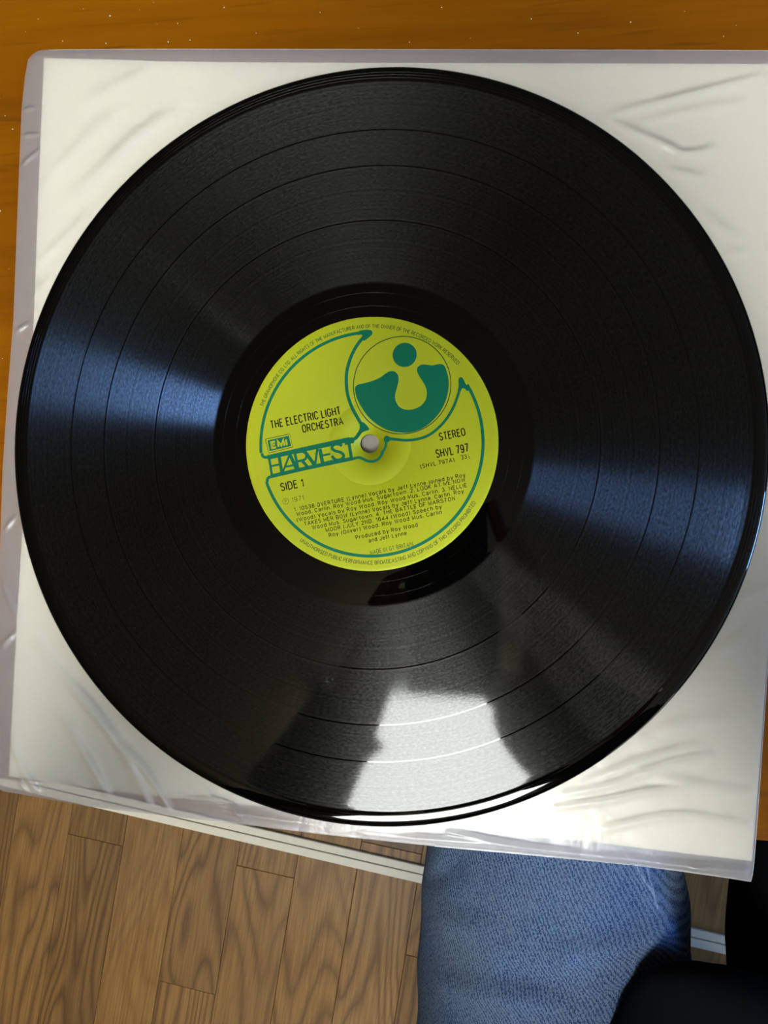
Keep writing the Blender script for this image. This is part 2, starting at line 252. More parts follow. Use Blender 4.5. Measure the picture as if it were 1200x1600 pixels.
def mat_plank():
    t = NT('oiled_oak_plank'); p = t.obj()
    oi = t.n('ShaderNodeObjectInfo').outputs['Random']
    off = t.n('ShaderNodeCombineXYZ'); t.link(t.math('MULTIPLY', oi, 37.0), off.inputs[0]); t.link(t.math('MULTIPLY', oi, 91.0), off.inputs[1]); t.link(t.math('MULTIPLY', oi, 13.0), off.inputs[2])
    pp = t.vm('ADD', t.mapping(p, (9.0, 1.35, 4)), off.outputs[0])
    f = t.noise(pp, 1.0, 1.5, .4, .35)
    rings = t.math('FRACT', t.math('ADD', t.math('MULTIPLY', f, 26.0), t.math('MULTIPLY', t.noise(t.vm('ADD', t.mapping(p, (60, 14, 20)), off.outputs[0]), 1.0, 3), .55)))
    ring = t.rampf(rings, [(0, .55), (.2, .1), (.5, .0), (.72, .5), (.9, 1), (1, .55)])
    fib = t.noise(t.vm('ADD', t.mapping(p, (420, 12, 50)), off.outputs[0]), 1.0, 4, .65)
    pore = t.noise(t.vm('ADD', t.mapping(p, (900, 45, 100)), off.outputs[0]), 1.0, 2, .6)
    big = t.noise(t.vm('ADD', t.mapping(p, (6, 2, 3)), off.outputs[0]), 1.0, 3)
    big0 = t.noise(t.vm('ADD', t.mapping(p, (9, 1.2, 3)), off.outputs[0]), 1.0, 2)
    col = t.ramp(fib, [(.3, (.20, .090, .018)), (.7, (.36, .185, .044))])
    col = t.mix(t.math('MULTIPLY', t.math('MULTIPLY', ring, .8), t.rampf(big0, [(.35, .35), (.55, 1)])), col, (.085, .037, .013))
    col = t.mix(t.rampf(pore, [(.62, 0), (.78, .4)]), col, (.09, .04, .015))
    col = t.mix(t.rampf(big, [(.35, 0), (.75, .4)]), col, (.16, .085, .035))
    # each plank has its own tone
    tone = t.math('ADD', .80, t.math('MULTIPLY', t.math('FRACT', t.math('MULTIPLY', oi, 7.31)), .38))
    hs = t.n('ShaderNodeHueSaturation'); t.link(col, hs.inputs['Color']); t.link(tone, hs.inputs['Value']); hs.inputs['Saturation'].default_value = .95
    nm = t.bump(t.math('ADD', fib, t.math('MULTIPLY', ring, -.6)), .12, .0006)
    t.principled(hs.outputs[0], .42, .35, nm); return t.m

def mat_denim():
    t = NT('faded_blue_denim'); p = t.obj()
    tw = t.n('ShaderNodeTexWave', wave_type='BANDS', bands_direction='DIAGONAL')
    t.link(t.mapping(p, (1.0, .62, 0.5)), tw.inputs[0]); tw.inputs['Scale'].default_value = 275; tw.inputs['Distortion'].default_value = 6.0
    tw.inputs['Detail'].default_value = 2; tw.inputs['Detail Scale'].default_value = 6
    warp = t.noise(t.mapping(p, (2600, 700, 1600)), 1.0, 2, .6); weft = t.noise(p, 2400, 2, .7)
    col0 = t.ramp(t.noise(t.mapping(p, (1.2, 1, 1)), 17, 3), [(.36, (.010, .040, .17)), (.5, (.024, .070, .21)), (.64, (.085, .12, .16))])
    f = t.math('MULTIPLY', t.math('ADD', t.math('MULTIPLY', tw.outputs[1], .42), t.math('ADD', t.math('MULTIPLY', warp, .85), t.math('MULTIPLY', weft, .6))), 1.0)
    col = t.mix(t.rampf(f, [(.76, 0), (1.12, .7)]), t.mix(.5, col0, (.02, .045, .11)), (.23, .32, .48))
    # worn crease lines and side seam (distances in the cloth's own frame)
    def seg(a, b, w):
        ax, ay = a; bx, by = b; L2 = (bx - ax) ** 2 + (by - ay) ** 2
        s3 = t.n('ShaderNodeSeparateXYZ'); t.link(p, s3.inputs[0])
        dx = t.math('SUBTRACT', s3.outputs[0], ax); dy = t.math('SUBTRACT', s3.outputs[1], ay)
        wob = t.math('MULTIPLY', t.math('SUBTRACT', t.noise(p, 60, 2), .5), .004)
        dx = t.math('ADD', dx, wob)
        h = t.math('DIVIDE', t.math('ADD', t.math('MULTIPLY', dx, bx - ax), t.math('MULTIPLY', dy, by - ay)), L2, clamp=True)
        ex = t.math('SUBTRACT', dx, t.math('MULTIPLY', h, bx - ax)); ey = t.math('SUBTRACT', dy, t.math('MULTIPLY', h, by - ay))
        d = t.math('SQRT', t.math('ADD', t.math('MULTIPLY', ex, ex), t.math('MULTIPLY', ey, ey)))
        return t.rampf(t.math('DIVIDE', d, w), [(0, 1), (1, 0)])
    wear = None
    for a, b, w in DENIM_LINES:
        l = seg(a, b, w); wear = l if wear is None else t.math('MAXIMUM', wear, l)
    wearm = t.math('MULTIPLY', wear, t.rampf(t.noise(p, 700, 2), [(.3, .25), (.6, .8)]))
    col = t.mix(wearm, col, (.42, .52, .68))
    nm = t.bump(t.math('ADD', f, t.math('MULTIPLY', wear, .8)), .5, .0006)
    t.principled(col, .9, .15, nm); return t.m
DENIM_LINES = [((.114, -.207), (.1335, -.229), .0011), ((.1335, -.229), (.1425, -.243), .0009), ((.1335, -.207), (.1395, -.228), .0011), ((.1395, -.228), (.144, -.250), .0009)]

M = {}
M['vinyl'] = mat_vinyl()
M['film'] = mat_film()
M['table'] = mat_table()
M['plank'] = mat_plank()
M['denim'] = mat_denim()
t = NT('white_lining_paper'); t.principled((.92, .895, .79), .6, .3, t.bump(t.noise(t.obj(), 900, 3), .1, .0003)); M['paper'] = t.m
t = NT('yellow_green_label_paper'); f = t.noise(t.obj(), 2500, 3)
t.principled(t.mix(f, (.78, .81, .018), (.85, .88, .024)), .48, .35, t.bump(f, .12, .0001)); M['label'] = t.m
M['green'] = simple('sea_green_print', (.0015, .27, .125), .42, .35)
M['thin_green'] = simple('dark_green_fine_print', (.02, .13, .035), .5, .3)
M['ink'] = simple('black_print', (.022, .020, .006), .5, .3)
M['olive_ink'] = simple('olive_print', (.16, .17, .015), .5, .3)
M['yellow_print'] = simple('yellow_green_print', (.82, .85, .02), .48, .35)
M['dust'] = simple('pale_dust', (.75, .7, .6), .9, .1)
M['rail'] = simple('white_painted_rail', (.80, .72, .54), .5, .1, .05, 90)
M['rail_dark'] = simple('dark_rail_slot', (.05, .045, .035), .6, .3)  # one even dark colour along the slot
M['ceiling'] = simple('cream_ceiling_paper', (.66, .56, .35), .9, .1, .03, 30)
M['wall'] = simple('brown_wallpaper', (.17, .14, .10), .9, .1, .03, 60)
M['subfloor'] = simple('dark_underfloor', (.10, .06, .03), .8, .2, .2, 30)
M['frame'] = simple('white_window_frame', (.8, .8, .78), .4, .4)
M['skin'] = simple('skin', (.46, .26, .17), .5, .4, .08, 120)
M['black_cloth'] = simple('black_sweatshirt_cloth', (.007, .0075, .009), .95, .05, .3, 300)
M['hair'] = simple('black_hair', (.008, .006, .005), .5, .4)
M['phone'] = simple('black_phone_glass', (.01, .01, .012), .12, .5)
M['phone_rim'] = simple('dark_metal_rim', (.03, .03, .035), .35, .5, Metallic=1.0)
M['sock'] = simple('dark_sock_cloth', (.02, .02, .025), .95, .1)
M['stool'] = simple('dark_stained_stool_wood', (.09, .04, .018), .5, .4, .3, 40)
t = NT('lit_lamp_diffuser'); t.emission((.97, 1.0, .96), LAMP); M['lamp'] = t.m
t = NT('frosted_pane_daylight_blue'); t.emission((.22, .45, 1.0), WIN_R); M['pane_r'] = t.m
t = NT('added_fill_pane_glow'); t.emission((1.0, .98, .93), WIN_FILL); M['pane_fill'] = t.m

# ------------------------------------------------------------------ the room
FZ = -.70; CZ = 1.70
X0, X1, Y0, Y1 = -2.3, 3.3, -2.2, 1.7
def slab(name, *a, mat):
    bm = bmesh.new(); box(bm, *a); o = bm_obj(name, bm, mat); o['kind'] = 'structure'; return o
floor = slab('floor', X0, X1, Y0, Y1, FZ - .05, FZ - .0125, mat=M['subfloor'])
slab('ceiling', X0, X1, Y0, Y1, CZ, CZ + .05, mat=M['ceiling'])
def wall_with_hole(name, axis, pos, thick, a0, a1, h0, h1):
    """wall plane across 'axis' at pos, hole a0..a1 (other axis) x h0..h1 (height)"""
    lo, hi = (Y0, Y1) if axis == 'x' else (X0, X1)
    bm = bmesh.new()
    def piece(u0, u1, z0, z1):
        if axis == 'x': box(bm, min(pos, pos + thick), max(pos, pos + thick), u0, u1, z0, z1)
        else: box(bm, u0, u1, min(pos, pos + thick), max(pos, pos + thick), z0, z1)
    if a0 is None: piece(lo, hi, FZ - .05, CZ + .05)
    else:
        piece(lo, a0, FZ - .05, CZ + .05); piece(a1, hi, FZ - .05, CZ + .05)
        piece(a0, a1, FZ - .05, h0); piece(a0, a1, h1, CZ + .05)
    o = bm_obj(name, bm, M['wall']); o['kind'] = 'structure'; return o
def window(name, axis, pos, s, a0, a1, h0, h1, pane_mat, bars=1):
    """frame, mullion bars and panes set in the hole; s = direction into the wall"""
    root = empty(name); root['kind'] = 'structure'
    def bx(nm, u0, u1, z0, z1, d0, d1, m):
        bm = bmesh.new(); p0, p1 = sorted((pos + s * d0, pos + s * d1))
        if axis == 'x': box(bm, p0, p1, u0, u1, z0, z1, .002 if m is M['frame'] else 0)
        else: box(bm, u0, u1, p0, p1, z0, z1, .002 if m is M['frame'] else 0)
        return bm_obj(nm, bm, m, root)
    fw = .045
    bx('window_frame', a0, a1, h0, h0 + fw, .0, .06, M['frame']); bx('window_frame', a0, a1, h1 - fw, h1, .0, .06, M['frame'])
    bx('window_frame', a0, a0 + fw, h0 + fw, h1 - fw, .0, .06, M['frame']); bx('window_frame', a1 - fw, a1, h0 + fw, h1 - fw, .0, .06, M['frame'])
    ws = (a1 - a0 - 2 * fw) / (bars + 1)
    for k in range(bars + 1):
        u = a0 + fw + k * ws
        bx('pane', u + (.015 if k else 0), u + ws - (.015 if k < bars else 0), h0 + fw, h1 - fw, .03, .036, pane_mat)
        if k: bx('mullion', u - .015, u + .015, h0 + fw, h1 - fw, .015, .05, M['frame'])
    return root
WR = (-.98, -.12, .84, 1.30)      # y range, z range of the right window
wall_with_hole('wall_right', 'x', X1, .12, *WR); window('window_1', 'x', X1, 1, *WR, M['pane_r'], 0)
WL = (1.1, 2.7, .1, 1.35)  # added unseen window, placed to extend the grey highlight on the record
wall_with_hole('wall_back', 'y', Y0, -.12, *WL); window('added_fill_window', 'y', Y0, -1, *WL, M['pane_fill'], 1)
wall_with_hole('wall_left', 'x', X0, -.12, None, 0, 0, 0)
wall_with_hole('wall_front', 'y', Y1, .12, None, 0, 0, 0)

# ceiling lamp: a square flush lamp
cl = empty('ceiling_lamp', (-.045, -.80, CZ)); tag(cl, 'white flush ceiling lamp above and behind the seated person, seen only mirrored in the record', 'lamp')
bm = bmesh.new(); box(bm, -.325, .325, -.36, .36, -.03, 0, .004); bm_obj('lamp_base', bm, M['frame'], cl)
bm = bmesh.new(); box(bm, -.305, .305, -.335, .335, -.075, -.0301, .03); bm_obj('diffuser', bm, M['lamp'], cl)

# floor planks: part of the floor, laid 9.4 degrees off the table's line
PW = .0797; TH = math.radians(-9.4)
random.seed(5)
def plank_mesh(L):
    key = round(L, 3)
    if key in plank_cache: return plank_cache[key]
    bm = bmesh.new(); box(bm, .0002, PW - .0002, .0002, L - .0002, -.012, 0)
    es = [e for e in bm.edges if all(v.co.z > -.001 for v in e.verts)]
    bmesh.ops.bevel(bm, geom=es, offset=.0006, segments=1, affect='EDGES')
    me = bpy.data.meshes.new('plank'); bm.to_mesh(me); bm.free(); me.materials.append(M['plank']); plank_cache[key] = me; return me
plank_cache = {}
O = Vector((-.4274, -.4262))       # a point on the seam between two planks
ux = Vector((math.cos(TH), math.sin(TH))); uy = Vector((-math.sin(TH), math.cos(TH)))
# joints seen in the photograph, as (column, distance along the plank from O)
def coord(x, y):
    d = Vector((x, y)) - O; return d.dot(ux) / PW, d.dot(uy)
JOINTS = {-1: coord(-.474, -.46)[1], 2: coord(-.239, -.49)[1], 1: None}
LENS = (.91, 1.06)
fixed = {-1: coord(-.474, -.460)[1], 0: -.62, 1: coord(-.347, -.649)[1] if False else coord(-.347, -.649)[1], 2: coord(-.239, -.490)[1], 4: coord(-.06, -.452)[1], 5: coord(-.043, -.588)[1]}
for k in range(-13, 20):
    v = fixed.get(k, random.uniform(-.85, -.5) if -3 < k < 11 else random.uniform(-.6, .4))
    # downwards and upwards from the joint
    for sgn in (-1, 1):
        p = v
        while (p > -1.25 if sgn < 0 else p < 1.0):
            L = random.choice(LENS)
            q0 = p - L if sgn < 0 else p
            w = O + ux * (k * PW) + uy * q0
            o = bpy.data.objects.new('plank', plank_mesh(L)); COL.objects.link(o); o.parent = floor
            o.location = (w.x, w.y, FZ + random.uniform(-.0002, .0002)); o.rotation_euler = (0, 0, TH)
            p += sgn * L
# low white rail on the floor with a slot along it
rail = empty('sliding_rail', (0, -.4865, FZ + .0005), (0, 0, math.radians(-10.0))); tag(rail, 'white painted sliding door rail with a dark slot, lying across the floor planks', 'rail')
bm = bmesh.new(); box(bm, -.9, 1.2, -.0115, -.0005, 0, .004, .0012); bm_obj('rail_strip', bm, M['rail'], rail)
bm = bmesh.new(); box(bm, -.9, 1.2, .0013, .0115, 0, .0055, .0012); bm_obj('rail_strip', bm, M['rail'], rail)
bm = bmesh.new(); box(bm, -.9, 1.2, -.0005, .0013, 0, .0012); bm_obj('rail_slot', bm, M['rail_dark'], rail)

# ------------------------------------------------------------------ table
TZ = -.0042
tb = empty('table', (0, 0, FZ)); tag(tb, 'orange-brown varnished wooden table under the record sleeve', 'table')
def tabletop():
    bm = bmesh.new()
    e = math.radians(-2.1)
    p = [(-.85, -.1455 + .85 * math.tan(-e)), (.75, -.1455 - .75 * math.tan(-e)), (.75, .62), (-.85, .62)]
    f = bm.faces.new([bm.verts.new((x, y, TZ - FZ)) for x, y in p])
    r = bmesh.ops.extrude_face_region(bm, geom=[f])
    bmesh.ops.translate(bm, verts=[v for v in r['geom'] if isinstance(v, bmesh.types.BMVert)], vec=(0, 0, -.028))
    bmesh.ops.recalc_face_normals(bm, faces=bm.faces)
    bmesh.ops.bevel(bm, geom=list(bm.edges), offset=.0035, segments=3, affect='EDGES')
    return bm_obj('tabletop', bm, M['table'], tb)
tabletop()
for x, y in ((-.79, -.06), (.69, -.11), (-.79, .56), (.69, .56)):
    bm = bmesh.new(); box(bm, x - .03, x + .03, y - .03, y + .03, 0.0005, TZ - FZ - .028, .004); bm_obj('leg', bm, M['table'], tb)
# dust specks on the table
bm = bmesh.new(); random.seed(3)
for x, y in DATA['dust']:
    s = random.uniform(.00012, .00032)
    m = Matrix.Translation((x * MM, y * MM, TZ + s * .5)) @ Euler((random.random() * 3, random.random() * 3, random.random() * 3)).to_matrix().to_4x4() @ Matrix.Diagonal((s, s * random.uniform(.4, 1), s, 1))
    bmesh.ops.create_icosphere(bm, subdivisions=1, radius=1, matrix=m)
tag(bm_obj('dust', bm, M['dust']), 'tiny pale dust specks scattered on the orange-brown tabletop', 'dust', kind='stuff')

# ------------------------------------------------------------------ sleeve: paper sheet inside a milky bag
def poly_at(pts, t):
    """point at arc-length fraction t"""
    L = [0]
    for a, b in zip(pts, pts[1:]): L.append(L[-1] + math.hypot(b[0] - a[0], b[1] - a[1]))
    s = t * L[-1]
    for i in range(len(pts) - 1):
        if s <= L[i + 1] or i == len(pts) - 2:
            f = (s - L[i]) / (L[i + 1] - L[i]); a, b = pts[i], pts[i + 1]
            return Vector((a[0] + (b[0] - a[0]) * f, a[1] + (b[1] - a[1]) * f))
def smooth_pts(pts, k=6):
    out = []
    n = len(pts)
    for i in range(n - 1):
        p0 = pts[max(0, i - 1)]; p1 = pts[i]; p2 = pts[i + 1]; p3 = pts[min(n - 1, i + 2)]
        for j in range(k):
            t_ = j / k
            out.append([.5 * ((2 * p1[d]) + (-p0[d] + p2[d]) * t_ + (2 * p0[d] - 5 * p1[d] + 4 * p2[d] - p3[d]) * t_ ** 2 + (-p0[d] + 3 * p1[d] - 3 * p2[d] + p3[d]) * t_ ** 3) for d in (0, 1)])
    out.append(list(pts[-1])); return out
def coons(D, n, zf):
    T, B, Lf, Rt = D['top'], D['bottom'], D['left'], D['right']
    Tp = [poly_at(T, i / n) for i in range(n + 1)]; Bp = [poly_at(B, i / n) for i in range(n + 1)]
    Lp = [poly_at(Lf, i / n) for i in range(n + 1)]; Rp = [poly_at(Rt, i / n) for i in range(n + 1)]
    vs_, fs = [], []
    for j in range(n + 1):
        v = j / n
        for i in range(n + 1):
            u = i / n
            p = (1 - v) * Tp[i] + v * Bp[i] + (1 - u) * Lp[j] + u * Rp[j] - ((1 - u) * (1 - v) * Tp[0] + u * (1 - v) * Tp[n] + (1 - u) * v * Bp[0] + u * v * Bp[n])
            vs_.append((p.x * MM, p.y * MM, zf(p.x, p.y, u, v)))
    for j in range(n):
        for i in range(n):
            a = j * (n + 1) + i; fs.append((a, a + n + 1, a + n + 2, a + 1))
    return vs_, fs
RID = []
for pts, w, h in DATA['ridges']:
    w *= 1.35
    pts = smooth_pts(pts, 4) if len(pts) > 2 else pts
    xs = [p[0] for p in pts]; ys = [p[1] for p in pts]
    RID.append((pts, w, h, min(xs) - 3 * w, max(xs) + 3 * w, min(ys) - 3 * w, max(ys) + 3 * w))
def ridge(x, y):
    z = 0.0
    for pts, w, h, x0, x1, y0, y1 in RID:
        if x < x0 or x > x1 or y < y0 or y > y1: continue
        best = 1e9; bt = 0; n = len(pts) - 1
        for i in range(n):
            ax, ay = pts[i]; bx_, by_ = pts[i + 1]; dx, dy = bx_ - ax, by_ - ay
            t_ = max(0, min(1, ((x - ax) * dx + (y - ay) * dy) / (dx * dx + dy * dy + 1e-9)))
            d = (x - ax - t_ * dx) ** 2 + (y - ay - t_ * dy) ** 2
            if d < best: best = d; bt = (i + t_) / n
        z += h * math.exp(-best / (w * w)) * math.sin(PI * (.08 + .84 * bt)) ** .6
    return z
def base_wave(x, y):
    return .10 * (noise.noise(Vector((x * .035, y * .05, 3.1))) + .4 * noise.noise(Vector((x * .11, y * .14, 7.7))))
def outside(x, y): return sm(150, 157, math.hypot(x, y))
def z_front(x, y, u, v):
    o = outside(x, y)
    e = min(u, 1 - u, v, 1 - v)
    k = sm(0, .012, e)
    fine = .10 * noise.noise(Vector((x * .10 + y * .05, y * .22 - x * .06, 1.3))) + .05 * noise.noise(Vector((x * .4, y * .5, 5.3)))
    return -.0026 + MM * (o * (k * (2.0 * ridge(x, y) + fine + .05) - (1 - k) * .25))
sleeve = empty('record_sleeve', (0, 0, TZ)); tag(sleeve, 'milky plastic record sleeve with white paper lining, lying under the black record', 'sleeve')
off = Vector((0, 0, TZ))
def sub(vs_): return [(x, y, z - TZ) for x, y, z in vs_]
vs_, fs = coons(DATA['bag'], 500, z_front)
ff = mesh_obj('front_film', sub(vs_), fs, M['film'], sleeve, True)
vs_, fs = coons(DATA['bag'], 90, lambda x, y, u, v: TZ + .00025 + MM * .08 * (noise.noise(Vector((x * .2, y * .2, 9))) + .9))
mesh_obj('back_film', sub(vs_), fs, M['film'], sleeve, True)
def paper():
    vs_, fs = coons(DATA['paper'], 60, lambda x, y, u, v: -.00345)
    o = mesh_obj('paper_lining', sub(vs_), fs, M['paper'], sleeve)
    md = o.modifiers.new('s', 'SOLIDIFY'); md.thickness = .00022; md.offset = 0
paper()
# welded edge of the bag: a thin bright bead along three sides
def bead(pts, r, name, z=-.0030):
    pts = smooth_pts(pts, 3); bm = bmesh.new(); rings = []
    for i, p in enumerate(pts):
        a = pts[max(0, i - 1)]; b = pts[min(len(pts) - 1, i + 1)]; d = Vector((b[0] - a[0], b[1] - a[1], 0)).normalized(); n = Vector((-d.y, d.x, 0))
        c_ = Vector((p[0] * MM, p[1] * MM, z - TZ))
        rings.append([c_ + n * (r * math.cos(k * PI / 3)) + Vector((0, 0, r * math.sin(k * PI / 3))) for k in range(6)])
    loft(bm, rings); return bm_obj(name, bm, M['frame'], sleeve, True)
bead(DATA['bag']['top'][2:], .00013, 'welded_edge'); bead(DATA['bag']['bottom'][8:], .00016, 'welded_edge'); bead(DATA['bag']['right'], .00010, 'welded_edge')

# ------------------------------------------------------------------ the record
rec = empty('vinyl_record', (0, 0, -.0021)); tag(rec, 'black twelve-inch vinyl record with yellow-green centre label, lying on the plastic sleeve', 'record')
RZ = .0021
HR = .0037
def disc():
    top = [(HR, .0001), (HR + .0002, 0), (.049, 0), (.0505, 0), (.0530, -.00005), (.0580, -.00014), (.0625, -.00023), (.0640, -.00026)]
    r = .066
    while r < .1435: top.append((r, -.00026)); r += .004
    top += [(.1436, -.00026), (.1442, -.00022), (.1448, -.00008), (.1456, 0), (.1470, .00002), (.1480, -.00006), (.1488, -.00022), (.1494, -.00048), (.1498, -.00080), (.1500, -.00110)]
    bot = [(.1499, -.0014), (.1495, -.0017), (.1488, -.0019), (.147, -.00205), (.144, -.00200), (.1436, -.0017), (.0640, -.0017), (.0505, -.0019), (HR + .0002, -.0019), (HR, -.0018)]
    vs_, fs = lathe([(r_, z + 0) for r_, z in top + bot], 480, True)
    fs = [f[::-1] for f in fs]
    vs_ = [(x, y, z + RZ) for x, y, z in vs_]
    o = mesh_obj('disc', vs_, fs, M['vinyl'], rec, True)
    bm = bmesh.new(); bm.from_mesh(o.data); bmesh.ops.recalc_face_normals(bm, faces=bm.faces); bm.to_mesh(o.data); bm.free()
disc()
def label():
    z = .00012
    prof = [(HR, z - .0001), (HR, z), (.0158, z), (.0160, z - .00005), (.0163, z - .00009), (.0166, z - .00005), (.0168, z), (.0490, z), (.0499, z - .00002), (.0501, z - .0001)]
    vs_, fs = lathe(prof, 360); vs_ = [(x, y, zz + RZ) for x, y, zz in vs_]
    o = mesh_obj('label', vs_, fs, M['label'], rec, True)
    bm = bmesh.new(); bm.from_mesh(o.data); bmesh.ops.recalc_face_normals(bm, faces=bm.faces)
    if bm.faces[len(bm.faces) // 2].normal.z < 0: bmesh.ops.reverse_faces(bm, faces=bm.faces)
    bm.to_mesh(o.data); bm.free(); o['label'] = 'yellow-green paper centre label'
    return o
lab = label()
LZ = RZ + .00012 + .00003
def flat_mesh(name, polys, mat, z=LZ):
    """2D filled polygons (mm) joined in one mesh"""
    bm = bmesh.new()
    for i, pts in enumerate(polys):
        f = bm.faces.new([bm.verts.new((x * MM, y * MM, z + i * 2e-7)) for x, y in pts]); f.normal_update()
        if f.normal.z < 0: f.normal_flip()
    bmesh.ops.triangulate(bm, faces=bm.faces)
    return bm_obj(name, bm, mat, lab)
def ribbon(pts, w):
    """polygon strip quads with round ends; returns list of polys"""
    out = []; n = len(pts)
    L, R = [], []
    for i, p in enumerate(pts):
        a = pts[max(0, i - 1)]; b = pts[min(n - 1, i + 1)]
        d = Vector((b[0] - a[0], b[1] - a[1])); d.normalize(); nn = Vector((-d.y, d.x)) * (w / 2)
        L.append((p[0] + nn.x, p[1] + nn.y)); R.append((p[0] - nn.x, p[1] - nn.y))
    for i in range(n - 1): out.append([L[i], L[i + 1], R[i + 1], R[i]])
    return out
def circle(c_, r, n=64, a0=0, a1=360): return [(c_[0] + r * math.cos(math.radians(a0 + (a1 - a0) * k / n)), c_[1] + r * math.sin(math.radians(a0 + (a1 - a0) * k / n))) for k in range(n)]
def closed_smooth(pts, k=5):
    n = len(pts); out = []
    for i in range(n):
        p0, p1, p2, p3 = pts[i - 1], pts[i], pts[(i + 1) % n], pts[(i + 2) % n]
        for j in range(k):
            t_ = j / k
            out.append([.5 * ((2 * p1[d]) + (-p0[d] + p2[d]) * t_ + (2 * p0[d] - 5 * p1[d] + 4 * p2[d] - p3[d]) * t_ ** 2 + (-p0[d] + 3 * p1[d] - 3 * p2[d] + p3[d]) * t_ ** 3) for d in (0, 1)])
    return out
# ring of the logo
ringp = ribbon([(44.0 * math.cos(math.radians(a)), 44.0 * math.sin(math.radians(a))) for a in [92 + i * (184.2 - 92) / 60 for i in range(61)]], 1.2)
ringp += ribbon([(44.2 * math.cos(math.radians(a)), 44.2 * math.sin(math.radians(a))) for a in [-160.5 + i * (30.5 + 160.5) / 110 for i in range(111)]], 1.2)
for k_, (pts, w) in enumerate(DATA['strokes'][:-1]):
    if k_ >= 7: w *= 1.3
    ringp += ribbon(smooth_pts(pts, 5) if len(pts) > 2 else pts, w * 1.22)
flat_mesh('logo_outline', ringp, M['green'])
for p_ in [closed_smooth(p, 4) for p in DATA['polys'][:4]] + DATA['polys'][4:6]: flat_mesh('logo_fill', [p_], M['green'], LZ + 8e-6)
flat_mesh('emblem', [closed_smooth(DATA['u']), circle(*DATA['dot'])], M['green'], LZ + 4e-6)
cc_, cr_ = DATA['circ']
flat_mesh('emblem_ring', ribbon([(cc_[0] + cr_ * math.cos(a * PI / 60), cc_[1] + cr_ * math.sin(a * PI / 60)) for a in range(121)], .34), M['thin_green'], LZ)
flat_mesh('box_emblem', [DATA['polys'][6]], M['green'], LZ + 2e-6)
flat_mesh('box_outline', ribbon(DATA['strokes'][-1][0], .24), M['thin_green'], LZ)
